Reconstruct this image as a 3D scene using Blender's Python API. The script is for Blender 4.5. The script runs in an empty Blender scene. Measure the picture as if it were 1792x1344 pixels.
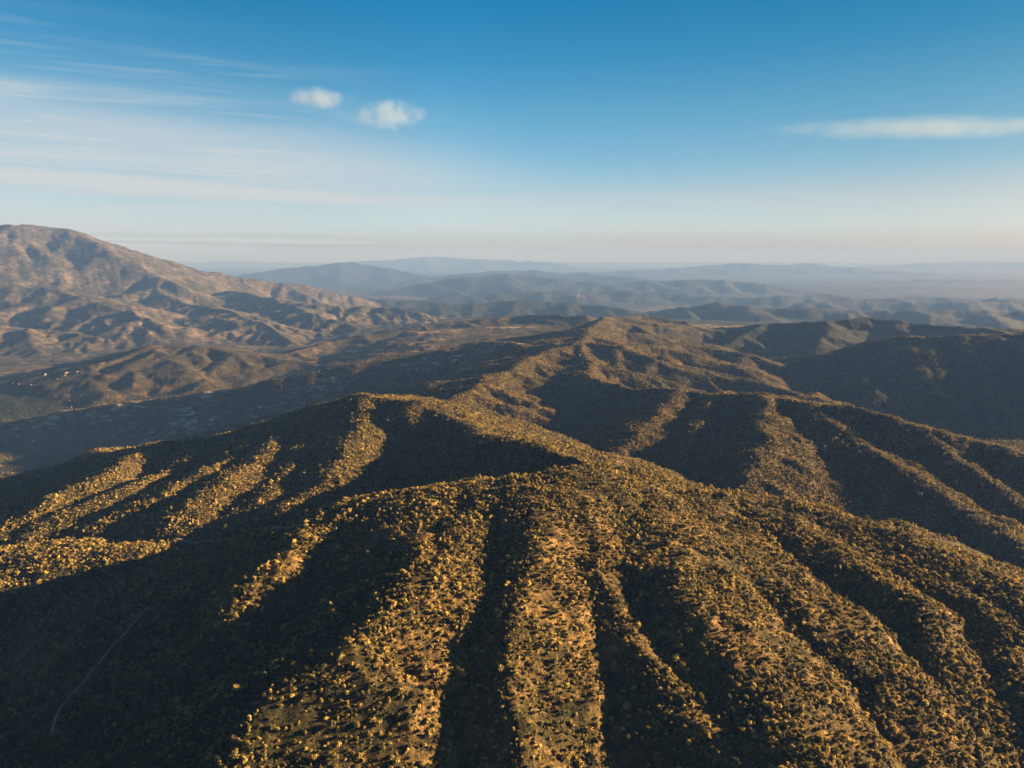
import bpy, math, random
import numpy as np
from mathutils import Vector

random.seed(11)
rng = np.random.default_rng(11)
scene = bpy.context.scene
COL = scene.collection
R = math.radians

# ------------------------------------------------------------------ camera
CAM_Z = 620.0
F = 1211.0                      # focal length in photo pixels (1792 wide)
PITCH = math.atan(224.0 / F)
cam_data = bpy.data.cameras.new("camera")
cam_data.sensor_width = 36.0
cam_data.lens = 36.0 * F / 1792.0
cam_data.clip_start = 1.0
cam_data.clip_end = 400000.0
cam = bpy.data.objects.new("camera", cam_data)
COL.objects.link(cam)
cam.location = (0, 0, CAM_Z)
cam.rotation_euler = (math.pi / 2 - PITCH, 0, 0)
scene.camera = cam

# ------------------------------------------------------------------ light
SUN_EL, SUN_AZ = R(11.2), R(75.0)          # azimuth clockwise from +Y (view direction)
sdir = Vector((math.cos(SUN_EL) * math.sin(SUN_AZ), math.cos(SUN_EL) * math.cos(SUN_AZ), math.sin(SUN_EL)))
sl = bpy.data.lights.new("sun", 'SUN')
sl.energy = 5.0
sl.angle = R(0.5)
sl.color = (1.0, 0.69, 0.38)
so = bpy.data.objects.new("sun", sl)
COL.objects.link(so)
so.rotation_euler = sdir.to_track_quat('Z', 'Y').to_euler()
so.location = (3000, 500, 3000)

world = bpy.data.worlds.new("World")
scene.world = world
world.use_nodes = True
wt = world.node_tree
wt.nodes.clear()


class N:
    """tiny node-graph helper"""
    def __init__(self, tree):
        self.t = tree

    def new(self, typ, **kw):
        n = self.t.nodes.new(typ)
        for k, v in kw.items():
            setattr(n, k, v)
        return n

    def link(self, a, b):
        self.t.links.new(a, b)

    def put(self, sock, v):
        if hasattr(v, 'is_linked'):
            self.link(v, sock)
        else:
            sock.default_value = v

    def math(self, op, a, b=None, c=None, clamp=False):
        n = self.new('ShaderNodeMath', operation=op)
        n.use_clamp = clamp
        self.put(n.inputs[0], a)
        if b is not None:
            self.put(n.inputs[1], b)
        if c is not None:
            self.put(n.inputs[2], c)
        return n.outputs[0]

    def ramp(self, v, stops, interp='LINEAR'):
        n = self.new('ShaderNodeValToRGB')
        n.color_ramp.interpolation = interp
        e = n.color_ramp.elements
        while len(e) < len(stops):
            e.new(0.5)
        for el, (p, c) in zip(e, stops):
            el.position = p
            el.color = (c, c, c, 1) if isinstance(c, (int, float)) else (c[0], c[1], c[2], 1)
        self.put(n.inputs[0], v)
        return n.outputs[0]

    def mix(self, f, a, b, mode='MIX'):
        n = self.new('ShaderNodeMix', data_type='RGBA', blend_type=mode)
        self.put(n.inputs[0], f)
        for i, v in ((6, a), (7, b)):
            if isinstance(v, tuple):
                v = (v[0], v[1], v[2], 1)
            self.put(n.inputs[i], v)
        return n.outputs[2]

    def noise(self, vec, scale, detail=4, rough=0.55, dist=0.0, dims='3D'):
        n = self.new('ShaderNodeTexNoise', noise_dimensions=dims)
        self.put(n.inputs['Vector'], vec)
        n.inputs['Scale'].default_value = scale
        n.inputs['Detail'].default_value = detail
        n.inputs['Roughness'].default_value = rough
        n.inputs['Distortion'].default_value = dist
        return n.outputs[0]

    def smooth(self, v, a, b):
        n = self.new('ShaderNodeMapRange', interpolation_type='SMOOTHSTEP')
        self.put(n.inputs[0], v)
        n.inputs[1].default_value = a
        n.inputs[2].default_value = b
        return n.outputs[0]


w = N(wt)
tc = w.new('ShaderNodeTexCoord')
sep = w.new('ShaderNodeSeparateXYZ')
w.link(tc.outputs['Generated'], sep.inputs[0])
dx, dy, dz = sep.outputs
zc = w.math('MAXIMUM', dz, 0.004)
comb = w.new('ShaderNodeCombineXYZ')
w.link(dx, comb.inputs[0]); w.link(dy, comb.inputs[1]); w.link(zc, comb.inputs[2])
sky = w.new('ShaderNodeTexSky', sky_type='NISHITA')
sky.sun_disc = False
sky.sun_elevation = SUN_EL
sky.sun_rotation = SUN_AZ
sky.altitude = 600
sky.air_density = 1.0
sky.dust_density = 1.0
sky.ozone_density = 3.0
w.link(comb.outputs[0], sky.inputs[0])
skycol = sky.outputs[0]
# clear deep blue overhead, pale towards the horizon; the glow on the sun's side held back
SKY_TINT = [(0.004, (0.44, 0.425, 0.476)), (0.038, (0.53, 0.54, 0.655)), (0.077, (0.544, 0.484, 0.51)), (0.115, (0.374, 0.451, 0.484)), (0.188, (0.212, 0.416, 0.442)), (0.256, (0.076, 0.357, 0.421)), (0.315, (0.017, 0.327, 0.404)), (0.45, (0.015, 0.111, 0.187)), (1.0, (0.01, 0.047, 0.102))]
tint = w.ramp(zc, SKY_TINT)
skycol = w.mix(1.0, skycol, tint, 'MULTIPLY')
hx = w.math('ADD', w.math('MULTIPLY', dx, math.sin(SUN_AZ)), w.math('MULTIPLY', dy, math.cos(SUN_AZ)))
side = w.ramp(w.math('ADD', w.math('MULTIPLY', hx, 0.5), 0.5), [(0.3, 0.95), (0.58, 1.0), (0.84, 0.58), (1.0, 0.38)])
skycol = w.mix(1.0, skycol, side, 'MULTIPLY')
# cirrus: a high flat layer of drawn-out ice cloud, thicker towards the left
hz = w.math('ADD', w.math('MAXIMUM', dz, 0.0), 0.03)
pxx, pyy = w.math('DIVIDE', dx, hz), w.math('DIVIDE', dy, hz)
CA = R(64)
along = w.math('ADD', w.math('MULTIPLY', pxx, math.sin(CA)), w.math('MULTIPLY', pyy, math.cos(CA)))
across = w.math('SUBTRACT', w.math('MULTIPLY', pxx, math.cos(CA)), w.math('MULTIPLY', pyy, math.sin(CA)))


def plane_vec(sa, sc, z):
    n = w.new('ShaderNodeCombineXYZ')
    w.link(w.math('MULTIPLY', along, sa), n.inputs[0])
    w.link(w.math('MULTIPLY', across, sc), n.inputs[1])
    n.inputs[2].default_value = z
    return n.outputs[0]


streak = w.noise(plane_vec(0.22, 1.5, 1.3), 1.0, 6, 0.62, 0.5)
veil = w.noise(plane_vec(0.16, 0.42, 7.7), 1.0, 4, 0.5, 0.3)
leftm = w.smooth(w.math('ADD', w.math('MULTIPLY', dx, -1.0), w.math('MULTIPLY', w.math('SUBTRACT', 0.11, dz), 1.5)), -0.14, 0.40)
leftm = w.math('MULTIPLY', leftm, w.math('SUBTRACT', 1.0, w.smooth(dz, 0.19, 0.31)))
lowm = w.math('SUBTRACT', 1.0, w.smooth(dz, 0.03, 0.12))
c1 = w.math('MULTIPLY', w.math('MULTIPLY', w.smooth(streak, 0.40, 0.80), leftm), 0.24)
c2 = w.math('MULTIPLY', w.math('MULTIPLY', w.smooth(veil, 0.30, 0.60), leftm), w.math('ADD', w.math('MULTIPLY', w.math('SUBTRACT', 1.0, w.smooth(dz, 0.09, 0.23)), 0.95), 0.06))
c3 = w.math('MULTIPLY', w.math('MULTIPLY', w.smooth(streak, 0.42, 0.65), lowm), 0.42)
c4 = w.math('MULTIPLY', w.smooth(streak, 0.66, 0.90), 0.15)
wisp = w.noise(plane_vec(0.55, 2.6, 3.1), 1.0, 5, 0.6, 1.2)
c5 = w.math('MULTIPLY', w.math('MULTIPLY', w.smooth(wisp, 0.50, 0.74), leftm), 0.36)
cir = w.math('MAXIMUM', w.math('ADD', w.math('ADD', c1, c5), c2), w.math('MAXIMUM', c3, c4), clamp=True)
skycol = w.mix(cir, skycol, (1.47, 1.58, 1.62))
bg = w.new('ShaderNodeBackground')
bg.inputs['Strength'].default_value = 0.05
w.link(skycol, bg.inputs['Color'])
wo = w.new('ShaderNodeOutputWorld')
w.link(bg.outputs[0], wo.inputs['Surface'])

scene.view_settings.view_transform = 'Standard'
scene.view_settings.look = 'None'
scene.view_settings.gamma = 1.0
scene.view_settings.exposure = 3.1
scene.render.engine = 'CYCLES'
scene.cycles.max_bounces = 4
scene.cycles.diffuse_bounces = 1
scene.cycles.glossy_bounces = 1
scene.cycles.transparent_max_bounces = 12
scene.cycles.volume_bounces = 3

# ------------------------------------------------------------------ noise in numpy


def _hash(ix, iy, seed):
    h = (ix.astype(np.uint32) * np.uint32(374761393) + iy.astype(np.uint32) * np.uint32(668265263)
         + np.uint32((seed * 974634777) & 0xFFFFFFFF))
    h = (h ^ (h >> np.uint32(13))) * np.uint32(1274126177)
    h = h ^ (h >> np.uint32(16))
    return h


def gnoise(x, y, seed=0):
    """gradient noise, about -0.7 .. 0.7"""
    fx, fy = np.floor(x), np.floor(y)
    ix, iy = fx.astype(np.int64), fy.astype(np.int64)
    tx, ty = (x - fx).astype(np.float32), (y - fy).astype(np.float32)
    u = tx * tx * tx * (tx * (tx * 6 - 15) + 10)
    v = ty * ty * ty * (ty * (ty * 6 - 15) + 10)

    def g(a, b, px, py):
        an = (_hash(ix + a, iy + b, seed) & np.uint32(1023)).astype(np.float32) * np.float32(2 * math.pi / 1024)
        return np.cos(an) * px + np.sin(an) * py
    n00 = g(0, 0, tx, ty); n10 = g(1, 0, tx - 1, ty)
    n01 = g(0, 1, tx, ty - 1); n11 = g(1, 1, tx - 1, ty - 1)
    a = n00 + u * (n10 - n00)
    b = n01 + u * (n11 - n01)
    return a + v * (b - a)


def fbm(x, y, seed, octv=4, gain=0.5, lac=2.03):
    s, a = 0.0, 1.0
    for k in range(octv):
        s = s + a * gnoise(x, y, seed + k)
        x, y, a = x * lac + 17.3, y * lac - 9.1, a * gain
    return s


# ------------------------------------------------------------------ terrain: polar grid, finer towards what is seen
az_in = np.arange(-47, 47.001, 0.088)
az_out = [47.0]
st = 0.12
while az_out[-1] < 178:
    az_out.append(az_out[-1] + st)
    st = min(st * 1.045, 3.0)
az_out = np.array(az_out[1:])
az_out = az_out[az_out < 179.0]
AZ = np.radians(np.concatenate([-az_out[::-1], az_in, az_out]))
rad = [4.0]
while rad[-1] < 112000:
    r_ = rad[-1]
    rad.append(r_ * (1.05 if r_ < 260 else 1.0040 if r_ < 8000 else 1.010))
RAD = np.array(rad)
NR, NA = len(RAD), len(AZ)
X = RAD[:, None] * np.sin(AZ)[None, :]
Y = RAD[:, None] * np.cos(AZ)[None, :]
RR = np.broadcast_to(RAD[:, None], X.shape)
BASE = -540.0
amp = np.clip(RR * 0.010, 3, 90)
wl = np.clip(RR * 0.09, 40, 1200)
# domain warp in three wavelength bands, so that it is a function of place
def warp(seed):
    o = 17 * fbm(X / 105, Y / 105, seed, 4) * np.clip(RR / 800, 0.45, 1)
    o += 45 * fbm(X / 520, Y / 520, seed + 7, 3) * np.clip((RR - 900) / 2500, 0, 1)
    o += 220 * fbm(X / 2600, Y / 2600, seed + 17, 3) * np.clip((RR - 5000) / 9000, 0, 1)
    return o
XW = X + warp(3)
YW = Y + warp(51)

def basin(x, y):
    """the land falls away into a deeper valley on the left"""
    t = np.clip((-x - 250 - 0.02 * y) / 1500, 0, 1)
    q = np.clip((3500 - y) / 600, 0, 1)
    u = np.clip((np.hypot(x, y) - 4800) / 7000, 0, 1)
    t = t * (1 - u)
    return BASE - 430 * u * u * (3 - 2 * u) - (200 + 140 * q) * t * t * (3 - 2 * t) * np.clip((y + 500) / 1500, 0, 1)


def low(p):
    return float(basin(np.array(p[0]), np.array(p[1])))


ZB = basin(X, Y)
Z = ZB + 16 * fbm(X / 900, Y / 900, 5, 4) + 35 * fbm(X / 5000, Y / 5000, 9, 3) * np.clip(RR / 6000, 0, 1)
GID = np.zeros(Z.shape, np.int8)


def P(px, py, yd):
    """point of the place seen at photo pixel px, py and yd metres ahead (camera height = 0)"""
    u = -(py - 672.0) / F
    wy = math.cos(PITCH) + u * math.sin(PITCH)
    wz = -math.sin(PITCH) + u * math.cos(PITCH)
    k = yd / wy
    return ((px - 896.0) / F * k, yd, wz * k)


def seg(a, b, slope, rnd, gid, concave=False, zb=BASE):
    H = max(a[2] - low(a), b[2] - low(b))
    if H <= 1:
        return
    reach = (H / slope) * (4.5 if concave else 1.05) + rnd
    cx, cy = (a[0] + b[0]) / 2, (a[1] + b[1]) / 2
    L = math.hypot(b[0] - a[0], b[1] - a[1])
    Rm = reach + L / 2 + 60 + 0.03 * math.hypot(cx, cy)
    rc, th = math.hypot(cx, cy), math.atan2(cx, cy)
    i0, i1 = np.searchsorted(RAD, max(rc - Rm, 0)), np.searchsorted(RAD, rc + Rm)
    if Rm < rc * 0.98:
        da = math.asin(Rm / rc)
        j0, j1 = np.searchsorted(AZ, th - da), np.searchsorted(AZ, th + da)
    else:
        j0, j1 = 0, NA
    if i0 >= i1 or j0 >= j1:
        return
    sl_ = (slice(i0, i1), slice(j0, j1))
    xw, yw = XW[sl_], YW[sl_]
    ex, ey = b[0] - a[0], b[1] - a[1]
    t = np.clip(((xw - a[0]) * ex + (yw - a[1]) * ey) / max(L * L, 1e-6), 0, 1)
    d = np.hypot(xw - a[0] - t * ex, yw - a[1] - t * ey)
    d = np.sqrt(d * d + rnd * rnd) - rnd
    zc_ = a[2] + t * (b[2] - a[2])
    if concave:
        zl = ZB[sl_]
        h = np.maximum(zc_ - zl, 1.0)
        z = zl - 2 + h * np.exp(-slope * d / h)
    else:
        z = zc_ - slope * d
    cur = Z[sl_]
    up = z > cur
    GID[sl_][up] = gid
    cur[up] = z[up]


def spur_seg(a, b, s0, s1, r0, r1, gid):
    """a piece of spur whose sides steepen along it; past its ends it drops off fast, so it never fans out over its neighbours"""
    L = math.hypot(b[0] - a[0], b[1] - a[1])
    Rm = L / 2 + 240
    cx, cy = (a[0] + b[0]) / 2, (a[1] + b[1]) / 2
    rc, th = math.hypot(cx, cy), math.atan2(cx, cy)
    i0, i1 = np.searchsorted(RAD, max(rc - Rm, 0)), np.searchsorted(RAD, rc + Rm)
    if Rm < rc * 0.98:
        da = math.asin(Rm / rc)
        j0, j1 = np.searchsorted(AZ, th - da), np.searchsorted(AZ, th + da)
    else:
        j0, j1 = 0, NA
    sl_ = (slice(i0, i1), slice(j0, j1))
    ux, uy = (b[0] - a[0]) / L, (b[1] - a[1]) / L
    px_, py_ = XW[sl_] - a[0], YW[sl_] - a[1]
    t = (px_ * ux + py_ * uy) / L
    lat = np.abs(px_ * uy - py_ * ux)
    over = np.maximum(np.maximum(-t, t - 1), 0) * L
    t = np.clip(t, 0, 1)
    sl = s0 + t * (s1 - s0); rn = r0 + t * (r1 - r0)
    z = a[2] + t * (b[2] - a[2]) - sl * (np.sqrt(lat * lat + rn * rn) - rn) - 0.32 * np.maximum(lat - 62, 0) - np.maximum(sl, 0.42) * over
    cur = Z[sl_]
    up = z > cur
    GID[sl_][up] = gid
    cur[up] = z[up]


def line(pts, slope, rnd, gid, concave=False, zb=BASE):
    for a, b in zip(pts[:-1], pts[1:]):
        seg(a, b, slope, rnd, gid, concave, zb)


def extend(pts, dist, drop):
    a, b = pts[-2], pts[-1]
    L = math.hypot(b[0] - a[0], b[1] - a[1])
    return pts + [(b[0] + (b[0] - a[0]) / L * dist, b[1] + (b[1] - a[1]) / L * dist, b[2] - drop)]


def spurs(pts, spacing, slope, rnd, gid, ratio=0.47, lmax=1e9, zb=BASE, level=0, sides=(-1, 1), seed=None, swing=0.5):
    """side spurs running down from a crest, each with smaller spurs of its own"""
    rs = random.Random(seed if seed is not None else int(abs(pts[0][0]) * 7 + pts[0][1]))
    acc = rs.uniform(0.3, 0.9) * spacing
    for a, b in zip(pts[:-1], pts[1:]):
        L = math.hypot(b[0] - a[0], b[1] - a[1])
        if L < 1:
            continue
        ux, uy = (b[0] - a[0]) / L, (b[1] - a[1]) / L
        fall = (b[2] - a[2]) / L
        while acc < L:
            t = acc / L
            p = tuple(a[k] + t * (b[k] - a[k]) for k in range(3))
            for s in sides:
                if rs.random() < 0.12:
                    continue
                H = p[2] - low(p)
                if H < 12:
                    continue
                ang = rs.uniform(-swing, swing) + (0.55 if fall < -0.12 else -0.55 if fall > 0.12 else 0) * (1 if level else 0.4)
                nx, ny = -uy * s, ux * s
                vx = nx * math.cos(ang) + ux * math.sin(ang)
                vy = ny * math.cos(ang) + uy * math.sin(ang)
                ln = min(lmax, H / (slope * ratio) * rs.uniform(0.65, 1.0))
                q = [p]
                bend = rs.uniform(-0.5, 0.5)
                n = 4
                for k in range(1, n + 1):
                    c, sn = math.cos(bend * k / n), math.sin(bend * k / n)
                    wx, wy = vx * c - vy * sn, vx * sn + vy * c
                    o = q[-1]
                    q.append((o[0] + wx * ln / n, o[1] + wy * ln / n,
                              o[2] - ln / n * slope * ratio * rs.uniform(0.75, 1.25)))
                line(q, slope * rs.uniform(0.95, 1.15), rnd * 0.7, gid, False, zb)
                if level < 1:
                    spurs(q, spacing * 0.55, slope, rnd * 0.6, gid, ratio * 1.25, ln * 0.35, zb, level + 1, seed=rs.randrange(10 ** 6))
            acc += spacing * rs.uniform(0.7, 1.35)
        acc -= L


def ridge(px, slope, rnd, gid, spacing=None, zb=BASE, concave=True, **kw):
    pts = [P(*p) for p in px]
    line(pts, slope * (2.0 if concave else 1.0), rnd, gid, concave, zb)
    if spacing:
        spurs(pts, spacing, slope, rnd, gid, zb=zb, **kw)
    return pts


HILL, HILL2, HILL3, HILL4, HILL5, HILL6, MOUNT, FAR, SLOPE = 1, 2, 3, 4, 5, 6, 7, 8, 9

# --- the foreground hill: rounded crest with long spurs falling towards the viewer
ridge([(560, 915, 690), (700, 868, 735), (850, 850, 765), (960, 838, 760), (1030, 822, 800), (1090, 826, 850),
       (1190, 856, 850), (1300, 872, 835), (1400, 888, 815), (1500, 912, 785), (1640, 965, 715), (1792, 1045, 640), (1960, 1150, 560)],
      0.42, 26, HILL, concave=False)
H1S = [   # crest points, side slope (soft near the top, steeper lower down)
    ([(560, 915, 690), (480, 990, 600), (400, 1085, 530), (330, 1145, 505), (250, 1195, 495), (150, 1240, 495)], 0.72),
    ([(720, 868, 732), (690, 960, 625), (590, 1085, 505), (490, 1160, 460), (420, 1200, 440), (340, 1250, 420), (176, 1343, 395)], 0.50),
    ([(760, 862, 745), (730, 985, 580), (640, 1110, 478), (540, 1170, 442), (465, 1242, 412), (400, 1343, 374)], 0.40),
    ([(860, 860, 745), (800, 930, 640), (762, 985, 580), (735, 1100, 500), (718, 1192, 452), (712, 1343, 394)], 0.43),
    ([(955, 850, 735), (935, 930, 640), (915, 1010, 565), (903, 1100, 500), (898, 1192, 452), (918, 1343, 394)], 0.45),
    ([(990, 850, 740), (1030, 920, 668), (1055, 985, 612), (1085, 1066, 548), (1163, 1192, 474), (1243, 1267, 441), (1304, 1343, 412)], 0.42),
    ([(1060, 850, 790), (1140, 950, 650), (1213, 1040, 565), (1324, 1192, 470), (1394, 1292, 428), (1424, 1343, 410)], 0.25),
    ([(1150, 860, 820), (1280, 960, 690), (1400, 1060, 590), (1500, 1180, 510), (1600, 1344, 440)], 0.19),
    ([(1330, 890, 800), (1480, 970, 700), (1595, 1045, 620), (1640, 1150, 550), (1720, 1344, 460)], 0.40),
    ([(1500, 915, 780), (1640, 1000, 680), (1740, 1090, 600), (1800, 1200, 530), (1880, 1380, 450)], 0.28),
]
for k, (s, sp) in enumerate(H1S):
    pts = extend([P(*p) for p in s], 160, 46 if k else 105)
    pts = extend(pts, 250, 120)
    for i, (a, b) in enumerate(zip(pts[:-1], pts[1:])):
        f = [0.45, 0.80, 1.0, 1.0, 1.0]
        r_ = [34, 16, 8, 6, 6]
        spur_seg(a, b, sp * f[min(i, 4)], sp * f[min(i + 1, 4)], r_[min(i, 4)], r_[min(i + 1, 4)], HILL)

# far sides of the foreground hill
spurs([P(*p) for p in [(1090, 826, 850), (1400, 888, 815), (1640, 965, 715), (1960, 1150, 560)]], 90, 0.62, 8, HILL, sides=(1,), lmax=260, seed=4, ratio=0.85)

# small rise in the left valley that still catches the sun
ridge([(-260, 965, 900), (0, 972, 862), (120, 968, 852), (200, 970, 850)], 0.30, 48, HILL2, concave=False)

for pts in ([(-260, 985, 850), (0, 998, 815), (160, 992, 820)], [(-260, 1015, 800), (0, 1028, 775), (95, 1022, 785)]):
    line([P(*p) for p in pts], 0.34, 22, HILL2)

# --- second hill behind it, joined by a saddle
H2 = ridge([(1075, 826, 860), (960, 782, 1010), (880, 762, 1170), (800, 738, 1340), (720, 702, 1470), (650, 688, 1520), (585, 712, 1500),
            (540, 738, 1470), (420, 757, 1480), (285, 775, 1500), (150, 815, 1480), (0, 850, 1450), (-200, 900, 1400)], 0.40, 18, HILL2)
H2S = [
    [(285, 775, 1500), (200, 820, 1250), (90, 880, 1040), (0, 928, 950), (-100, 975, 880)],
    [(380, 762, 1490), (300, 820, 1235), (180, 880, 1035), (75, 918, 965)],
    [(455, 755, 1475), (400, 800, 1250), (290, 865, 1050), (171, 918, 960)],
    [(505, 745, 1475), (470, 790, 1255), (400, 845, 1070), (331, 888, 985)],
    [(545, 735, 1475), (525, 790, 1250), (480, 850, 1065), (427, 892, 985)],
    [(640, 690, 1520), (620, 760, 1290), (585, 830, 1085), (545, 865, 1020), (490, 893, 955)],
    [(720, 702, 1440), (690, 780, 1300), (650, 840, 1160), (620, 870, 1110)],
    [(800, 738, 1340), (770, 790, 1245), (720, 835, 1150), (690, 858, 1100)],
    [(895, 766, 1150), (885, 800, 1085), (840, 838, 1010)],
]
for k, s in enumerate(H2S):
    pts = extend([P(*p) for p in s], 120, 45)
    line(pts, 0.33, 9, HILL2)
    spurs(pts, 80, 0.46, 5, HILL2, ratio=0.55, lmax=55, level=1, seed=k + 70)
spurs(H2[:8], 150, 0.62, 9, HILL2, sides=(-1,), lmax=420, seed=12, ratio=0.8)
spurs(H2[6:], 160, 0.40, 9, HILL2, sides=(-1,), lmax=320, seed=13)

# --- third hill, right: long crest with spurs falling to the near right
H3 = ridge([(1030, 660, 2250), (1110, 678, 2050), (1190, 681, 1950), (1243, 689, 1880), (1344, 691, 1760), (1424, 705, 1640), (1494, 711, 1600), (1595, 741, 1500),
            (1745, 772, 1420), (1850, 810, 1330), (2050, 880, 1180)], 0.42, 16, HILL3)
H3S = [
    [(1190, 681, 1950), (1160, 710, 1780), (1110, 760, 1560), (1060, 790, 1470)],
    [(1243, 689, 1880), (1230, 740, 1640), (1190, 800, 1410)],
    [(1344, 691, 1760), (1345, 730, 1560), (1330, 790, 1350), (1310, 850, 1210)],
    [(1424, 705, 1640), (1460, 740, 1530), (1540, 790, 1390), (1640, 855, 1230), (1720, 905, 1130), (1800, 970, 1020)],
    [(1595, 741, 1500), (1680, 800, 1370), (1760, 860, 1250), (1860, 930, 1120)],
    [(1745, 772, 1420), (1840, 840, 1290), (1960, 920, 1150)],
]
for k, s in enumerate(H3S):
    pts = extend([P(*p) for p in s], 140, 50)
    line(pts, 0.38, 9, HILL3)
    spurs(pts, 95, 0.46, 5, HILL3, ratio=0.55, lmax=75, level=1, seed=k + 170)
spurs(H3, 170, 0.42, 9, HILL3, sides=(1,), lmax=420, seed=15)

# --- fourth hill: the high crest beyond, with the broad slope falling to the left valley
H4 = ridge([(650, 688, 1520), (720, 690, 1720), (785, 704, 1850), (830, 680, 2050), (880, 652, 2320), (940, 622, 2650), (1010, 599, 3000)], 0.38, 36, HILL4)
spurs(H4[1:], 170, 0.42, 9, HILL4, lmax=300, seed=21)
LOW = -740.0
H4b = ridge([(1010, 598, 3000), (930, 603, 3050), (850, 597, 3300), (700, 624, 3220), (560, 648, 3120), (420, 678, 3060), (200, 706, 3060), (0, 738, 3110), (-200, 770, 3150)], 0.54, 30, SLOPE, concave=False)
spurs(H4b[:5], 330, 0.34, 12, HILL4, lmax=500, seed=24, zb=LOW, sides=(-1,))
H4c = ridge([(1010, 598, 3000), (1090, 607, 2900), (1180, 640, 2650), (1240, 655, 2600), (1330, 668, 2500), (1450, 700, 2250)], 0.34, 16, HILL4)
spurs(H4c, 200, 0.40, 9, HILL4, lmax=480, seed=23)
H4d = ridge([(1010, 598, 3000), (1030, 640, 2500), (1030, 660, 2250)], 0.38, 14, HILL4)
spurs(H4d, 150, 0.42, 9, HILL4, lmax=420, seed=25)
H4e = ridge([(1010, 598, 3000), (1040, 570, 3700), (1060, 556, 4300), (1120, 552, 4700), (1200, 562, 4600)], 0.32, 24, HILL4, 420, lmax=650, seed=26)
H4f = ridge([(1090, 604, 2900), (1200, 600, 3300), (1290, 615, 3200), (1400, 650, 2900), (1550, 690, 2600), (1720, 735, 2350)], 0.32, 18, HILL4, 260, lmax=450, seed=27)

# --- low hill standing in the left valley
ridge([(-60, 700, 3500), (60, 672, 3700), (180, 632, 4000), (270, 604, 4300), (350, 605, 4350), (450, 622, 4250), (560, 638, 4150)], 0.30, 26, HILL5, 300, lmax=650, seed=31, zb=LOW)

# --- ridges beyond, centre
ridge([(480, 622, 4500), (560, 602, 4900), (653, 586, 5200), (760, 566, 5500), (900, 551, 5700), (1020, 552, 5500)], 0.30, 30, HILL5, 480, lmax=900, seed=32, zb=LOW)
ridge([(640, 548, 8800), (760, 536, 9300), (880, 526, 9700), (1000, 528, 9700), (1100, 540, 9000)], 0.30, 50, FAR, 600, lmax=1400, seed=33)

# --- right-hand hills
ridge([(1160, 600, 4000), (1264, 576, 4300), (1344, 566, 4300), (1429, 563, 4200), (1530, 553, 4200), (1595, 562, 4100), (1700, 572, 3900), (1850, 580, 3800), (2050, 590, 3600)],
      0.34, 26, HILL6, 380, lmax=700, seed=41)
ridge([(1450, 640, 3000), (1540, 598, 3100), (1595, 588, 3050), (1680, 586, 2950), (1792, 582, 2850), (1950, 570, 2750), (2200, 575, 2500)],
      0.38, 20, HILL6, 260, lmax=620, seed=42)
for f in ([(1595, 588, 3050), (1605, 620, 2800), (1622, 660, 2530), (1668, 700, 2310)], [(1700, 586, 2930), (1716, 630, 2640), (1758, 680, 2370), (1782, 720, 2180)],
          [(1490, 618, 3060), (1505, 650, 2720), (1535, 690, 2430)]):
    f = [P(*p) for p in f]
    line(f, 0.36, 12, HILL6)
    spurs(f, 140, 0.44, 7, HILL6, ratio=0.55, lmax=150, level=1, seed=int(f[0][0]))
ridge([(1100, 550, 8800), (1180, 541, 9000), (1265, 527, 8900), (1330, 538, 8700), (1480, 541, 8500), (1650, 543, 8300), (1850, 545, 8000), (2100, 545, 8000)],
      0.30, 50, FAR, 600, lmax=1300, seed=43)

# --- left mountain and its foothills
MT = ridge([(-700, 430, 8000), (-400, 405, 8600), (-150, 395, 9000), (0, 392, 9300), (60, 392, 9400), (160, 406, 9700), (240, 438, 10000), (330, 468, 10300), (400, 484, 10500),
            (520, 498, 10900), (625, 519, 11300)], 0.40, 60, MOUNT, concave=True, zb=LOW)
spurs(MT, 520, 0.52, 26, MOUNT, lmax=3000, ratio=0.55, seed=51, zb=LOW)
FH = [
    [(-300, 500, 6800), (-100, 490, 7300), (60, 500, 7400), (140, 520, 6900), (230, 545, 6400), (280, 575, 5900)],
    [(240, 500, 8800), (330, 530, 7600), (400, 545, 6900), (470, 570, 6300), (520, 600, 5700)],
    [(400, 505, 9200), (480, 523, 8200), (560, 532, 7900), (650, 535, 7900), (740, 548, 7700)],
    [(-200, 560, 5500), (0, 568, 5700), (90, 575, 5800), (170, 590, 5600)],
    [(480, 523, 8200), (530, 545, 7200), (600, 565, 6800), (660, 582, 6500)],
    [(200, 470, 9600), (260, 500, 8400), (300, 520, 7900)],
]
for k, f in enumerate(FH):
    ridge(f, 0.42, 26, MOUNT, 250, lmax=800, seed=60 + k, zb=LOW)

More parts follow.
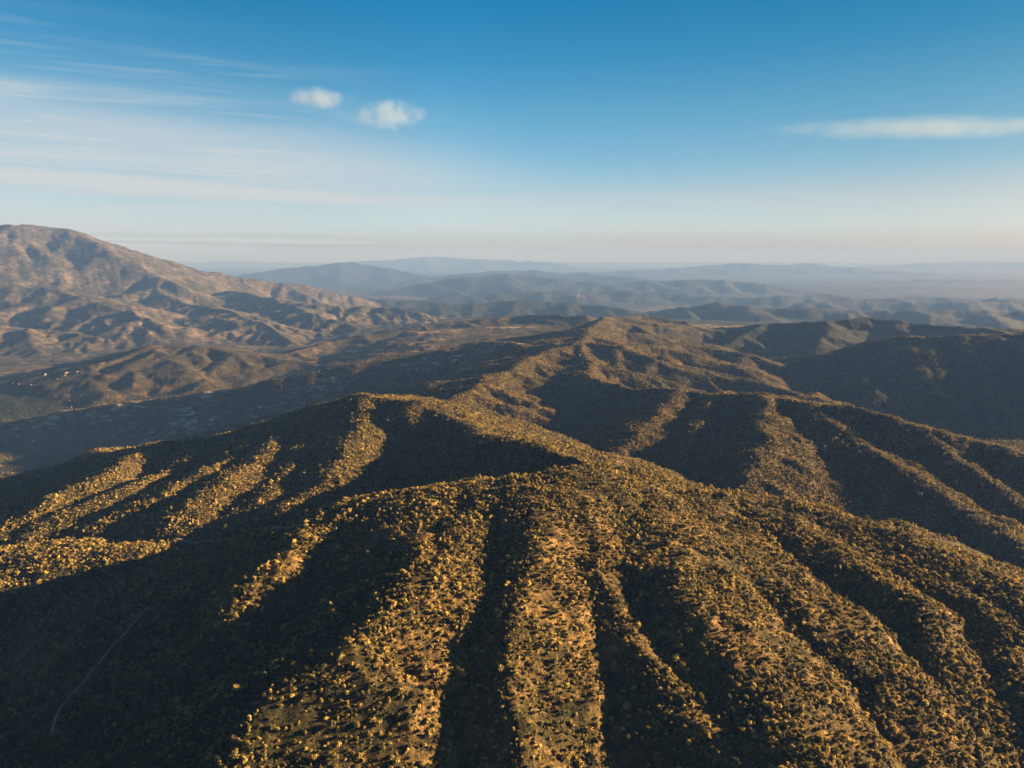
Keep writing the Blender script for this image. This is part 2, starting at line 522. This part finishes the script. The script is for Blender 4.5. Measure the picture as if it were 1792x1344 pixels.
# --- far ranges fading into the haze
FARR = [
    ([(640, 515, 10500), (720, 500, 11000), (800, 486, 11500), (880, 479, 11800), (960, 484, 11800), (1040, 494, 11500), (1120, 510, 11000)], 1300),
    ([(990, 506, 10800), (1060, 499, 11500), (1150, 490, 12000), (1220, 487, 12000), (1290, 492, 12000), (1330, 495, 11800), (1400, 507, 11500), (1480, 517, 11000), (1620, 521, 10500)], 1100),
    ([(640, 540, 7600), (760, 521, 8200), (860, 515, 8600), (960, 512, 8800), (1040, 517, 8600)], 800),
    ([(1330, 520, 8500), (1450, 516, 8800), (1560, 521, 8600), (1680, 518, 8700), (1800, 522, 8500), (1980, 520, 8400)], 900),
    ([(1280, 512, 11000), (1500, 505, 12500), (1620, 500, 13000), (1760, 503, 13000), (1950, 500, 13000)], 1200),
    ([(700, 492, 14500), (820, 477, 15500), (900, 472, 16500), (1010, 476, 16500), (1120, 484, 15500)], 1700),
    ([(560, 530, 7000), (680, 524, 7400), (800, 530, 7200), (900, 540, 6800)], 600),
    ([(900, 506, 9500), (1000, 511, 9300), (1100, 508, 9500), (1220, 514, 9200), (1330, 521, 8800)], 800),
    ([(1400, 530, 7200), (1520, 526, 7400), (1640, 530, 7200), (1780, 527, 7300), (1950, 530, 7200)], 700),
    ([(1110, 520, 9000), (1160, 516, 9300), (1220, 524, 9000)], 900),
    ([(420, 482, 15000), (500, 468, 16000), (560, 463, 16500), (610, 457, 17000), (660, 466, 17000), (740, 480, 16500)], 1800),
    ([(1400, 505, 14500), (1500, 494, 15500), (1650, 487, 16000), (1800, 489, 16000), (2000, 492, 16000)], 2000),
    ([(960, 480, 20000), (1100, 472, 21000), (1200, 467, 22000), (1290, 459, 23000), (1370, 463, 23000), (1430, 459, 24000), (1520, 470, 23000), (1640, 476, 22000)], 2600),
    ([(560, 462, 30000), (700, 451, 31000), (770, 448, 32000), (860, 452, 32000), (980, 458, 31000)], 3500),
    ([(1500, 466, 32000), (1620, 459, 33000), (1720, 455, 34000), (1800, 458, 34000), (2000, 460, 34000)], 4000),
    ([(250, 458, 42000), (400, 455, 45000), (560, 458, 45000), (900, 459, 46000), (1200, 457, 47000), (1500, 459, 47000)], 6000),
]
for k, (f, sp) in enumerate(FARR):
    f = [(a, b, c * 1.6) for a, b, c in f]
    sp *= 0.95
    ridge(f, 0.34, 90, FAR, sp, lmax=sp * 2.2, zb=-560, seed=80 + k)

# --- land behind and beside the viewer, out of frame: rolling hills of the same kind
for k in range(26):
    a = R(random.uniform(62, 298)); d = random.uniform(900, 7000)
    if math.cos(a) > 0 and d < 1800:
        continue
    c = (d * math.sin(a), d * math.cos(a)); o = random.uniform(0, math.pi); L = random.uniform(300, 900)
    h = random.uniform(-430, -380) if math.sin(a) > 0 else random.uniform(-430, -300)
    line([(c[0] - L * math.cos(o), c[1] - L * math.sin(o), h - 40), (c[0], c[1], h), (c[0] + L * math.cos(o), c[1] + L * math.sin(o), h - 50)], 0.36, 30, HILL6, True)

GID[(GID == 0) & (RR > 6200)] = FAR
# relief of smaller scale
Zs = Z.copy()
Zs[1:-1, 1:-1] = (Z[1:-1, 1:-1] * 4 + Z[2:, 1:-1] + Z[:-2, 1:-1] + Z[1:-1, 2:] + Z[1:-1, :-2]) / 8
Z = Zs
Z += np.clip(1.2 - RR / 2500, 0, 1) * (9 * (0.22 - np.abs(gnoise(XW / 85, YW / 85, 141))) + 4 * (0.22 - np.abs(gnoise(X / 33, Y / 33, 143))))
Z += 2.0 * fbm(X / 42, Y / 42, 101, 4, 0.55) * np.clip(1.4 - RR / 6000, 0, 1)
Z += 11 * fbm(X / 190, Y / 190, 111, 5, 0.55) * np.clip((RR - 500) / 1200, 0.15, 1)
Z += 30 * fbm(X / 800, Y / 800, 121, 5, 0.5) * np.clip((RR - 2500) / 5000, 0, 1)
far_ = np.clip((RR - 3800) / 3000, 0, 1)
Z += far_ * (34 * (0.22 - np.abs(gnoise(X / 430 + 3, Y / 430, 131))) + 16 * (0.22 - np.abs(gnoise(X / 180, Y / 180 + 8, 133)))) * np.clip((Z - ZB) / 120, 0.15, 1.3)
Z += np.clip((RR - 9000) / 6000, 0, 1) * 75 * (0.22 - np.abs(gnoise(X / 1300, Y / 1300 + 5, 135))) * np.clip((Z - ZB) / 150, 0.2, 1.3)
Z += CAM_Z


def ground(x, y):
    """terrain height at x, y"""
    r, a = np.hypot(x, y), np.arctan2(x, y)
    i = np.clip(np.searchsorted(RAD, r) - 1, 0, NR - 2)
    j = np.clip(np.searchsorted(AZ, a) - 1, 0, NA - 2)
    t = (r - RAD[i]) / (RAD[i + 1] - RAD[i])
    s = (a - AZ[j]) / (AZ[j + 1] - AZ[j])
    return (Z[i, j] * (1 - t) * (1 - s) + Z[i + 1, j] * t * (1 - s) + Z[i, j + 1] * (1 - t) * s + Z[i + 1, j + 1] * t * s)


def tag(o, label=None, cat=None, group=None, kind=None):
    if label: o['label'] = label
    if cat: o['category'] = cat
    if group: o['group'] = group
    if kind: o['kind'] = kind
    return o


def mesh_obj(name, verts, faces, mat, smooth=True):
    me = bpy.data.meshes.new(name)
    verts = np.asarray(verts, np.float32)
    faces = np.asarray(faces, np.int32)
    me.vertices.add(len(verts))
    me.vertices.foreach_set("co", verts.ravel())
    n, k = faces.shape
    me.loops.add(n * k)
    me.loops.foreach_set("vertex_index", faces.ravel())
    me.polygons.add(n)
    me.polygons.foreach_set("loop_start", np.arange(0, n * k, k, dtype=np.int32))
    me.polygons.foreach_set("use_smooth", np.full(n, smooth, bool))
    me.update(calc_edges=True)
    me.materials.append(mat)
    o = bpy.data.objects.new(name, me)
    COL.objects.link(o)
    return o


def material(name):
    m = bpy.data.materials.new(name)
    m.use_nodes = True
    t = m.node_tree
    for n in list(t.nodes):
        if n.type != 'OUTPUT_MATERIAL':
            t.nodes.remove(n)
    return m, N(t), [n for n in t.nodes if n.type == 'OUTPUT_MATERIAL'][0]


def terrain_material(name, bias=0.0, rock=0.0, clearings=0.0, tone=None):
    m, g, out = material(name)
    geo = g.new('ShaderNodeNewGeometry')
    pos = geo.outputs['Position']
    big = g.noise(pos, 1 / 420, 5, 0.6)
    mid = g.noise(pos, 1 / 60, 4, 0.6)
    fine = g.noise(pos, 1 / 9, 4, 0.65)
    earth = g.ramp(fine, [(0.3, (0.045, 0.034, 0.015)), (0.5, (0.12, 0.080, 0.032)), (0.72, (0.30, 0.19, 0.075))])
    if rock:
        pale = g.ramp(fine, [(0.3, (0.06, 0.05, 0.042)), (0.7, (0.22, 0.18, 0.15))])
        earth = g.mix(rock, earth, pale)
    scrub = g.ramp(fine, [(0.3, (0.010, 0.012, 0.006)), (0.7, (0.040, 0.036, 0.015))])
    f = g.math('ADD', g.math('MULTIPLY', big, 0.55), g.math('MULTIPLY', mid, 0.75))
    f = g.math('ADD', f, g.math('MULTIPLY', fine, 0.35))
    cover = g.smooth(f, 0.72 - bias, 1.10 - bias)
    col = g.mix(cover, scrub, earth)
    tuss = g.noise(pos, 1 / 1.7, 4, 0.7)
    col = g.mix(1.0, col, g.ramp(tuss, [(0.32, (0.35, 0.36, 0.38)), (0.52, (0.9, 0.9, 0.9)), (0.70, (1.75, 1.65, 1.5))]), 'MULTIPLY')
    if clearings:
        # pale bare patches and fields, drawn out across the slope
        mp = g.new('ShaderNodeMapping')
        g.link(pos, mp.inputs[0])
        mp.inputs['Rotation'].default_value = (0, 0, R(-12))
        mp.inputs['Scale'].default_value = (1 / 55, 1 / 17, 1 / 30)
        sp = g.noise(mp.outputs[0], 1.0, 3, 0.6)
        zone = g.noise(pos, 1 / 330, 3, 0.5)
        cl = g.math('MULTIPLY', g.math('MULTIPLY', g.smooth(sp, 0.54, 0.61), g.smooth(zone, 0.40, 0.56)), clearings)
        col = g.mix(cl, col, (0.55, 0.47, 0.38))
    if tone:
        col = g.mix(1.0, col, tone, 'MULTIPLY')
    b = g.new('ShaderNodeBump')
    b.inputs['Strength'].default_value = 0.8
    b.inputs['Distance'].default_value = 3.0
    g.link(g.math('ADD', fine, g.math('MULTIPLY', tuss, 0.35)), b.inputs['Height'])
    bs = g.new('ShaderNodeBsdfPrincipled')
    bs.inputs['Roughness'].default_value = 0.95
    bs.inputs['Specular IOR Level'].default_value = 0.05
    g.link(col, bs.inputs['Base Color'])
    g.link(b.outputs[0], bs.inputs['Normal'])
    g.link(bs.outputs[0], out.inputs['Surface'])
    return m


M_TERRAIN = terrain_material("scrubland", -0.06)
M_NEAR = terrain_material("golden_scrub", -0.01)
M_FAR = terrain_material("far_forest_haze_tint", -0.24, tone=(0.48, 0.72, 1.0))  # dark forest ground; the blue tone paints distance haze into its colour
M_HILLS = terrain_material("hill_scrub", -0.06, 0.3)
M_SLOPE = terrain_material("slope_scrub", -0.08, 0.0, 1.0)
M_VALLEY = terrain_material("valley_scrub", 0.05, 0.2, 0.55)
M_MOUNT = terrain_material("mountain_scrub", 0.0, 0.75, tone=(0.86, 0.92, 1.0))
# close the ring behind the viewer, split the sheet into the hills it is made of
idx = np.arange(NR * NA).reshape(NR, NA)
quads = np.stack([idx[:-1, :-1], idx[:-1, 1:], idx[1:, 1:], idx[1:, :-1]], -1).reshape(-1, 4)[:, ::-1]
wrap = np.stack([idx[:-1, -1], idx[:-1, 0], idx[1:, 0], idx[1:, -1]], -1)[:, ::-1]
fgid = np.concatenate([GID[:-1, :-1].ravel(), np.zeros(NR - 1, np.int8)])
quads = np.concatenate([quads, wrap])
V = np.stack([X.ravel(), Y.ravel(), Z.ravel()], -1)
NAMES = {0: ("valley", "shaded scrub covered valley floor and plain between the hills"),
         HILL: ("hill", "foreground hill with spurs and dark gullies fanning towards the viewer"),
         HILL2: ("hill", "hill with ribbed sunlit spurs behind the foreground hill"),
         HILL3: ("hill", "long crested hill with two bright spurs behind the foreground hill on the right"),
         HILL4: ("hill", "high central ridge with sunlit speckled spurs"),
         SLOPE: ("hill", "broad dark slope with pale clearings falling from the central ridge to the left"),
         HILL5: ("hills", "low brown hills in the middle distance beyond the left valley"),
         HILL6: ("hills", "dark shaded hills across the right middle distance"),
         MOUNT: ("mountain", "large bare brown mountain with foothills at the left"),
         FAR: ("distant_hills", "pale blue ranges fading into the haze below the horizon")}
for gid, (nm, lab) in NAMES.items():
    q = quads[fgid == gid]
    if not len(q):
        continue
    used, inv = np.unique(q, return_inverse=True)
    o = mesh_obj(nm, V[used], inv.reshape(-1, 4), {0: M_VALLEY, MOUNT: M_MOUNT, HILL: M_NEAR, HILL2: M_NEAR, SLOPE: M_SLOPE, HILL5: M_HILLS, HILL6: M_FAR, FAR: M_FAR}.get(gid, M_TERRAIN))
    tag(o, lab, {"valley": "valley", "mountain": "mountain"}.get(nm, "hill"), kind='structure')

# ------------------------------------------------------------------ haze
def haze_box():
    S, z0, z1 = 125000.0, float(Z.min()) - 1.0, max(CAM_Z, float(Z.max())) + 15.0
    v = [(x, y, z) for z in (z0, z1) for y in (-S, S) for x in (-S, S)]
    f = [(0, 2, 3, 1), (4, 5, 7, 6), (0, 1, 5, 4), (2, 6, 7, 3), (0, 4, 6, 2), (1, 3, 7, 5)]
    m, g, out = material("haze_air")
    pv = g.new('ShaderNodeVolumePrincipled')
    pv.inputs['Color'].default_value = (0.080, 0.170, 0.42, 1)
    pv.inputs['Absorption Color'].default_value = (0.30, 0.13, 0.0, 1)
    pv.inputs['Density'].default_value = 0.000046
    pv.inputs['Anisotropy'].default_value = 0.0
    g.link(pv.outputs[0], out.inputs['Volume'])
    o = mesh_obj("haze", v, f, m, False)
    tag(o, "thin pale blue haze filling the air over the hills", "haze", kind='stuff')
haze_box()

# ------------------------------------------------------------------ what the viewer can see of the ground
TAN = (Z - CAM_Z) / RAD[:, None]
RUN = np.maximum.accumulate(TAN, axis=0)
RUNP = np.vstack([np.full((1, NA), -9.0), RUN[:-1]])


def hit(px, py):
    """where the line of sight through photo pixel px, py meets the ground"""
    d = P(px, py, 1.0)
    a = math.atan2(d[0], d[1])
    h = math.hypot(d[0], d[1])
    tan = d[2] / h
    j = min(max(int(np.searchsorted(AZ, a)) - 1, 0), NA - 2)
    col = RUN[:, j] * (1 - (a - AZ[j]) / (AZ[j + 1] - AZ[j])) + RUN[:, j + 1] * ((a - AZ[j]) / (AZ[j + 1] - AZ[j]))
    i = int(np.searchsorted(col, tan))
    if i >= NR:
        return None
    r0, r1 = RAD[i - 1], RAD[i]
    c0, c1 = col[i - 1], col[i]
    r = r0 + (r1 - r0) * (tan - c0) / max(c1 - c0, 1e-9)
    x, y = r * math.sin(a), r * math.cos(a)
    return x, y, float(ground(np.array(x), np.array(y)))


# ------------------------------------------------------------------ shrubs
def foliage_material():
    m, g, out = material("shrub_foliage")
    oi = g.new('ShaderNodeObjectInfo')
    geo = g.new('ShaderNodeNewGeometry')
    base = g.ramp(oi.outputs['Random'], [(0.0, (0.030, 0.033, 0.012)), (0.25, (0.075, 0.066, 0.020)), (0.5, (0.19, 0.148, 0.040)),
                                         (0.8, (0.34, 0.25, 0.062)), (1.0, (0.47, 0.345, 0.10))])
    var = g.ramp(geo.outputs['Random Per Island'], [(0.0, 0.6), (1.0, 1.35)])
    col = g.mix(1.0, base, var, 'MULTIPLY')
    bs = g.new('ShaderNodeBsdfPrincipled')
    bs.inputs['Roughness'].default_value = 0.7
    bs.inputs['Specular IOR Level'].default_value = 0.15
    g.link(col, bs.inputs['Base Color'])
    tr = g.new('ShaderNodeBsdfTranslucent')
    g.link(col, tr.inputs['Color'])
    mx = g.new('ShaderNodeMixShader')
    mx.inputs[0].default_value = 0.25
    g.link(bs.outputs[0], mx.inputs[1])
    g.link(tr.outputs[0], mx.inputs[2])
    g.link(mx.outputs[0], out.inputs['Surface'])
    return m


M_LEAF = foliage_material()


def shrub_mesh(seed):
    """one bush about 2 m in radius: several overlapping clumps of leaf-sized faces round short stems"""
    rs = np.random.default_rng(seed)
    v, f = [], []
    lobes = []
    for k in range(rs.integers(4, 7)):
        a = rs.uniform(0, 2 * math.pi); d = rs.uniform(0.3, 1.15) if k else 0.0
        lobes.append((d * math.cos(a), d * math.sin(a), rs.uniform(0.9, 1.7) * (1.25 if k == 0 else 0.9), rs.uniform(0.75, 1.15)))

    def quad(c, n, s):
        n = n / np.linalg.norm(n)
        t = np.cross(n, rs.normal(size=3)); t /= np.linalg.norm(t)
        b = np.cross(n, t)
        i = len(v)
        for sx, sy in ((-1, -0.6), (1, -0.6), (0.7, 0.9), (-0.7, 0.9)):
            v.append(c + t * s * sx * rs.uniform(0.7, 1.2) + b * s * sy * rs.uniform(0.7, 1.2) + n * rs.uniform(-0.12, 0.12))
        f.append((i, i + 1, i + 2, i + 3))
    for lx, ly, lz, lr in lobes:
        for _ in range(int(26 * lr)):
            n = rs.normal(size=3); n /= np.linalg.norm(n)
            if n[2] < -0.35:
                n[2] *= -1
            rr = lr * rs.uniform(0.62, 1.08)
            c = np.array([lx, ly, lz]) + n * rr * np.array([1, 1, 0.85])
            c[2] = max(c[2], 0.1)
            quad(c, n + rs.normal(size=3) * 0.5, rs.uniform(0.24, 0.42))
    # stems
    for lx, ly, lz, lr in lobes:
        i = len(v)
        for k in range(4):
            a = k * math.pi / 2
            v.append(np.array([0.09 * math.cos(a), 0.09 * math.sin(a), -0.4]))
        for k in range(4):
            a = k * math.pi / 2
            v.append(np.array([lx * 0.8 + 0.05 * math.cos(a), ly * 0.8 + 0.05 * math.sin(a), lz]))
        for k in range(4):
            f.append((i + k, i + (k + 1) % 4, i + 4 + (k + 1) % 4, i + 4 + k))
    return np.array(v), np.array(f)


NV = 7
SHRUBS = []
for k in range(NV):
    v_, f_ = shrub_mesh(900 + k)
    o = mesh_obj("shrub", v_, f_, M_LEAF, False)
    SHRUBS.append(o)

ja, jb = np.searchsorted(AZ, -R(45)), np.searchsorted(AZ, R(45))
ia, ib = np.searchsorted(RAD, 230), np.searchsorted(RAD, 4300)
sx = slice(ia, ib); sy = slice(ja, jb)
xs, ys, zs = X[sx, sy], Y[sx, sy], Z[sx, sy]
rr = RR[sx, sy]
area = (RAD[ia + 1:ib + 1] - RAD[ia:ib])[:, None] * rr * np.gradient(AZ)[None, sy]
seen = (zs + 5 - CAM_Z) / rr > RUNP[sx, sy] - 0.003
dn = fbm(xs / 55, ys / 55, 301, 3) * 1.1 + fbm(xs / 260, ys / 260, 305, 2) * 0.7
dens = (1 / 6.5) * np.clip(0.9 + 1.1 * dn, 0.25, 1.7) * np.clip(1400 / rr, 0, 1) ** 1.2
dens = dens * (1 - np.clip((rr - 3200) / 1100, 0, 1))
ex = np.where(seen, dens * area, 0)
tot = ex.sum()
n_sh = int(min(tot, 750000))
print("shrubs", tot, n_sh)
pick = np.searchsorted(np.cumsum(ex.ravel()) / tot, rng.random(n_sh))
pick = np.minimum(pick, ex.size - 1)
pi_, pj_ = np.unravel_index(pick, ex.shape)
pr = RAD[ia + pi_] + rng.random(n_sh) * (RAD[ia + pi_ + 1] - RAD[ia + pi_])
pa = AZ[ja + pj_] + rng.random(n_sh) * (AZ[ja + pj_ + 1] - AZ[ja + pj_])
bx_, by_ = pr * np.sin(pa), pr * np.cos(pa)
bz_ = ground(bx_, by_)
TRACKS = ([(300, 944), (330, 947), (370, 946), (420, 938), (460, 932), (500, 928), (535, 918)],
          [(84, 1292), (88, 1265), (100, 1240), (125, 1208), (150, 1188), (175, 1160), (190, 1135), (205, 1125), (240, 1085), (262, 1060)])
TPTS = [[np.array(h[:2]) for h in map(lambda p: hit(*p), t) if h] for t in TRACKS]
keep = np.ones(n_sh, bool)
for t in TPTS:
    for a, b in zip(t[:-1], t[1:]):
        e = b - a
        tt = np.clip(((bx_ - a[0]) * e[0] + (by_ - a[1]) * e[1]) / (e @ e), 0, 1)
        keep &= np.hypot(bx_ - a[0] - tt * e[0], by_ - a[1] - tt * e[1]) > 4.5
bx_, by_, bz_, pr, pa = bx_[keep], by_[keep], bz_[keep], pr[keep], pa[keep]
n_sh = len(bx_)
scl = np.clip(rng.lognormal(-0.60, 0.44, n_sh), 0.32, 1.8)
tall = rng.random(n_sh) < 0.10
scz = scl * rng.uniform(0.8, 1.15, n_sh) * np.where(tall, 1.5, 1.0)
asp = rng.uniform(0.82, 1.3, n_sh)
rotz = rng.uniform(0, 2 * math.pi, n_sh)

# the 300 that show largest are bushes of their own
uu = F * ((bz_ - CAM_Z) * math.cos(PITCH) + by_ * math.sin(PITCH))
dd = by_ * math.cos(PITCH) - (bz_ - CAM_Z) * math.sin(PITCH)
ppx, ppy = 896 + F * bx_ / dd, 672 - uu / dd
ii = np.clip(np.searchsorted(RAD, pr) - 1, 0, NR - 1)
jj = np.clip(np.searchsorted(AZ, pa), 0, NA - 1)
infr = (ppx > 12) & (ppx < 1780) & (ppy < 1332) & ((bz_ + 1 - CAM_Z) / pr > RUNP[np.maximum(ii - 2, 0), jj])
size = np.where(infr, scl / dd, 0)
big = np.argsort(-size)[:300]
SHRUB_LABEL = "rounded olive gold bush, one of the closest on the bare spurs of the foreground hill"
for q, k in enumerate(big):
    if q < NV:
        o = SHRUBS[q]
    else:
        o = SHRUBS[q % NV].copy()
        COL.objects.link(o)
    o.location = (bx_[k], by_[k], bz_[k] - 0.15)
    o.rotation_euler = (0, 0, rotz[k])
    o.scale = (scl[k] * asp[k], scl[k] / asp[k], scz[k])
    tag(o, SHRUB_LABEL, "shrub", "bushes on the foreground hill")
rest = np.setdiff1d(np.arange(n_sh), big)
me = bpy.data.meshes.new("scrub")
me.vertices.add(len(rest))
me.vertices.foreach_set("co", np.stack([bx_[rest], by_[rest], bz_[rest] - 0.15], -1).astype(np.float32).ravel())
at = me.attributes.new("size", 'FLOAT_VECTOR', 'POINT')
at.data.foreach_set("vector", np.stack([scl[rest] * asp[rest], scl[rest] / asp[rest], scz[rest]], -1).astype(np.float32).ravel())
at = me.attributes.new("turn", 'FLOAT_VECTOR', 'POINT')
at.data.foreach_set("vector", np.stack([0 * rotz[rest], 0 * rotz[rest], rotz[rest]], -1).astype(np.float32).ravel())
scrub = bpy.data.objects.new("scrub", me)
COL.objects.link(scrub)
tag(scrub, "scattered olive and gold bushes covering the slopes of all the nearer hills", "scrub", kind='stuff')
gt = bpy.data.node_groups.new("scatter_scrub", 'GeometryNodeTree')
gt.interface.new_socket("Geometry", in_out='INPUT', socket_type='NodeSocketGeometry')
gt.interface.new_socket("Geometry", in_out='OUTPUT', socket_type='NodeSocketGeometry')
gi, go = gt.nodes.new('NodeGroupInput'), gt.nodes.new('NodeGroupOutput')
jn = gt.nodes.new('GeometryNodeJoinGeometry')
for o in SHRUBS:
    n = gt.nodes.new('GeometryNodeObjectInfo')
    n.transform_space = 'ORIGINAL'
    n.inputs['Object'].default_value = o
    n.inputs['As Instance'].default_value = True
    gt.links.new(n.outputs['Geometry'], jn.inputs[0])
ip = gt.nodes.new('GeometryNodeInstanceOnPoints')
ip.inputs['Pick Instance'].default_value = True
for nm, sock in (("size", 'Scale'), ("turn", 'Rotation')):
    n = gt.nodes.new('GeometryNodeInputNamedAttribute')
    n.data_type = 'FLOAT_VECTOR'
    n.inputs['Name'].default_value = nm
    gt.links.new(n.outputs[0], ip.inputs[sock])
gt.links.new(gi.outputs[0], ip.inputs['Points'])
gt.links.new(jn.outputs[0], ip.inputs['Instance'])
gt.links.new(ip.outputs[0], go.inputs[0])
md = scrub.modifiers.new("scatter", 'NODES')
md.node_group = gt

# ------------------------------------------------------------------ dirt tracks in the left valley
def plain_material(name, c0, c1, scale):
    m, g, out = material(name)
    geo = g.new('ShaderNodeNewGeometry')
    n = g.noise(geo.outputs['Position'], scale, 4, 0.6)
    col = g.ramp(n, [(0.35, c0), (0.65, c1)])
    bs = g.new('ShaderNodeBsdfPrincipled')
    bs.inputs['Roughness'].default_value = 0.9
    bs.inputs['Specular IOR Level'].default_value = 0.1
    g.link(col, bs.inputs['Base Color'])
    g.link(bs.outputs[0], out.inputs['Surface'])
    return m


M_DIRT = plain_material("pale_dirt", (0.13, 0.112, 0.085), (0.28, 0.24, 0.19), 0.2)


def track(pts, width, label):
    fine_ = []
    for a, b in zip(pts[:-1], pts[1:]):
        n = max(2, int(np.linalg.norm(b - a) / 4))
        for k in range(n):
            fine_.append(a + (b - a) * k / n)
    fine_.append(pts[-1])
    fp = np.array(fine_)
    for _ in range(12):
        fp[1:-1] = (fp[:-2] + 2 * fp[1:-1] + fp[2:]) / 4
    d = np.gradient(fp, axis=0)
    fp = fp + 5.0 * np.stack([gnoise(fp[:, 0] / 28, fp[:, 1] / 28, 91), gnoise(fp[:, 0] / 28, fp[:, 1] / 28, 92)], -1)
    d = np.gradient(fp, axis=0)
    d /= np.linalg.norm(d, axis=1)[:, None] + 1e-9
    nn = np.stack([-d[:, 1], d[:, 0]], -1)
    wv = width * (0.5 + 0.12 * gnoise(np.arange(len(fp)) / 6.0, np.zeros(len(fp)), 77))[:, None]
    cols = [fp + nn * wv * k for k in (-1, -0.33, 0.33, 1)]
    v = np.concatenate([np.column_stack([c, ground(c[:, 0], c[:, 1]) + (0.25 if abs(i - 1.5) > 1 else 0.4)]) for i, c in enumerate(cols)])
    L = len(fp)
    f = [(c * L + k, c * L + k + 1, (c + 1) * L + k + 1, (c + 1) * L + k) for c in range(3) for k in range(L - 1)]
    f = np.array(f)[:, ::-1]
    tag(mesh_obj("path", v, f, M_DIRT), label, "path", kind='structure')


track(TPTS[0], 4.5, "pale dirt track crossing the shaded valley floor below the ribbed hill")
track(TPTS[1], 2.6, "pale dirt track curving down the dark valley side in the lower left")

# ------------------------------------------------------------------ houses of the far towns
M_WALL = plain_material("house_plaster", (0.16, 0.14, 0.12), (0.28, 0.245, 0.205), 0.5)
M_ROOF = plain_material("roof_tiles", (0.26, 0.12, 0.07), (0.38, 0.19, 0.11), 1.5)


def house_mesh(w, d, h, rh):
    v = [(-w, -d, -3), (w, -d, -3), (w, d, -3), (-w, d, -3), (-w, -d, h), (w, -d, h), (w, d, h), (-w, d, h), (-w, 0, h + rh), (w, 0, h + rh)]
    f = [(0, 1, 5, 4), (1, 2, 6, 5), (2, 3, 7, 6), (3, 0, 4, 7), (1, 0, 3, 2), (4, 8, 7), (5, 6, 9)]
    o = 0.5
    b = len(v)
    v += [(-w - o, -d - o, h - 0.25), (w + o, -d - o, h - 0.25), (w + o, 0, h + rh + 0.15), (-w - o, 0, h + rh + 0.15), (w + o, d + o, h - 0.25), (-w - o, d + o, h - 0.25)]
    f += [(b, b + 1, b + 2, b + 3), (b + 3, b + 2, b + 4, b + 5)]
    # door and window recess frames on the long sides
    me = bpy.data.meshes.new("house")
    me.from_pydata(v, [], f)
    me.materials.append(M_WALL); me.materials.append(M_ROOF)
    for p in me.polygons:
        p.material_index = 1 if p.index >= 7 else 0
    return me


HM = [house_mesh(9, 6, 6, 2.5), house_mesh(7, 5, 9, 2.0), house_mesh(13, 7, 7, 3.0)]
rh = random.Random(5)


def town(n, cx, cy, w, h, tilt, label, group, scale=1.0):
    made = 0
    for _ in range(n * 6):
        if made >= n:
            break
        u = rh.gauss(0, 0.5)
        p = hit(cx + u * w, cy + u * tilt + rh.gauss(0, 0.5) * h)
        if p is None:
            continue
        o = bpy.data.objects.new("house", HM[rh.randrange(3)])
        COL.objects.link(o)
        s_ = scale * rh.uniform(0.8, 1.3)
        o.location = p; o.scale = (s_, s_, s_)
        o.rotation_euler = (0, 0, rh.uniform(0, math.pi))
        tag(o, label, "house", group)
        made += 1


town(110, 1055, 521, 75, 5, 3, "small pale house of the far hill town beyond the central ridge", "houses of the far hill town", 0.85)
town(45, 765, 558, 22, 6, -6, "small pale house in the valley gap at the end of the foothills", "houses in the valley gap", 0.6)
town(24, 80, 660, 140, 16, -22, "small pale house among the fields of the left valley floor", "houses on the left valley floor", 0.42)

# ------------------------------------------------------------------ clouds
def cloud(px, py, dist, sx_, sy_, sz_, density, seed, label, rough=0.5, nscale=2.0):
    c = P(px, py, dist)
    import bmesh
    bm = bmesh.new()
    bmesh.ops.create_icosphere(bm, subdivisions=3, radius=1.0)
    me = bpy.data.meshes.new("cloud")
    bm.to_mesh(me); bm.free()
    m, g, out = material("cloud_vapour")
    tcn = g.new('ShaderNodeTexCoord')
    ln = g.new('ShaderNodeVectorMath', operation='LENGTH')
    g.link(tcn.outputs['Object'], ln.inputs[0])
    mp = g.new('ShaderNodeMapping')
    g.link(tcn.outputs['Object'], mp.inputs[0])
    mp.inputs['Location'].default_value = (seed * 3.1, seed * 1.7, 0)
    mp.inputs['Scale'].default_value = (nscale * sx_ / 900.0, nscale * sy_ / 900.0, nscale * max(sz_, 220) / 900.0)
    n = g.noise(mp.outputs[0], 1.0, 5, 0.6)
    edge = g.math('SUBTRACT', 1.0, ln.outputs['Value'])
    d = g.math('ADD', g.math('MULTIPLY', n, rough * 2), g.math('MULTIPLY', edge, 0.9))
    d = g.math('MULTIPLY', g.math('MULTIPLY', g.smooth(d, rough + 0.05, rough + 1.0), g.smooth(edge, 0.0, 0.4)), density)
    pv = g.new('ShaderNodeVolumePrincipled')
    pv.inputs['Color'].default_value = (0.36, 0.43, 0.50, 1)
    pv.inputs['Anisotropy'].default_value = 0.0
    g.link(d, pv.inputs['Density'])
    g.link(pv.outputs[0], out.inputs['Volume'])
    me.materials.append(m)
    o = bpy.data.objects.new("cloud", me)
    COL.objects.link(o)
    o.location = (c[0], c[1], c[2] + CAM_Z)
    o.scale = (sx_, sy_, sz_)
    tag(o, label, "cloud")


cloud(556, 171, 14000, 800, 600, 230, 0.0012, 1, "small oval white cloud, left of the two puffs in the blue sky", 0.9, 2.6)
cloud(678, 202, 14000, 900, 600, 340, 0.0011, 2, "small ragged white cloud with a wisp trailing to its side, right of the oval puff", 1.3, 3.0)
cloud(1630, 224, 17000, 4700, 1800, 220, 0.0005, 3, "long thin lens shaped cloud reaching out of the frame over the right horizon", 0.5, 1.1)
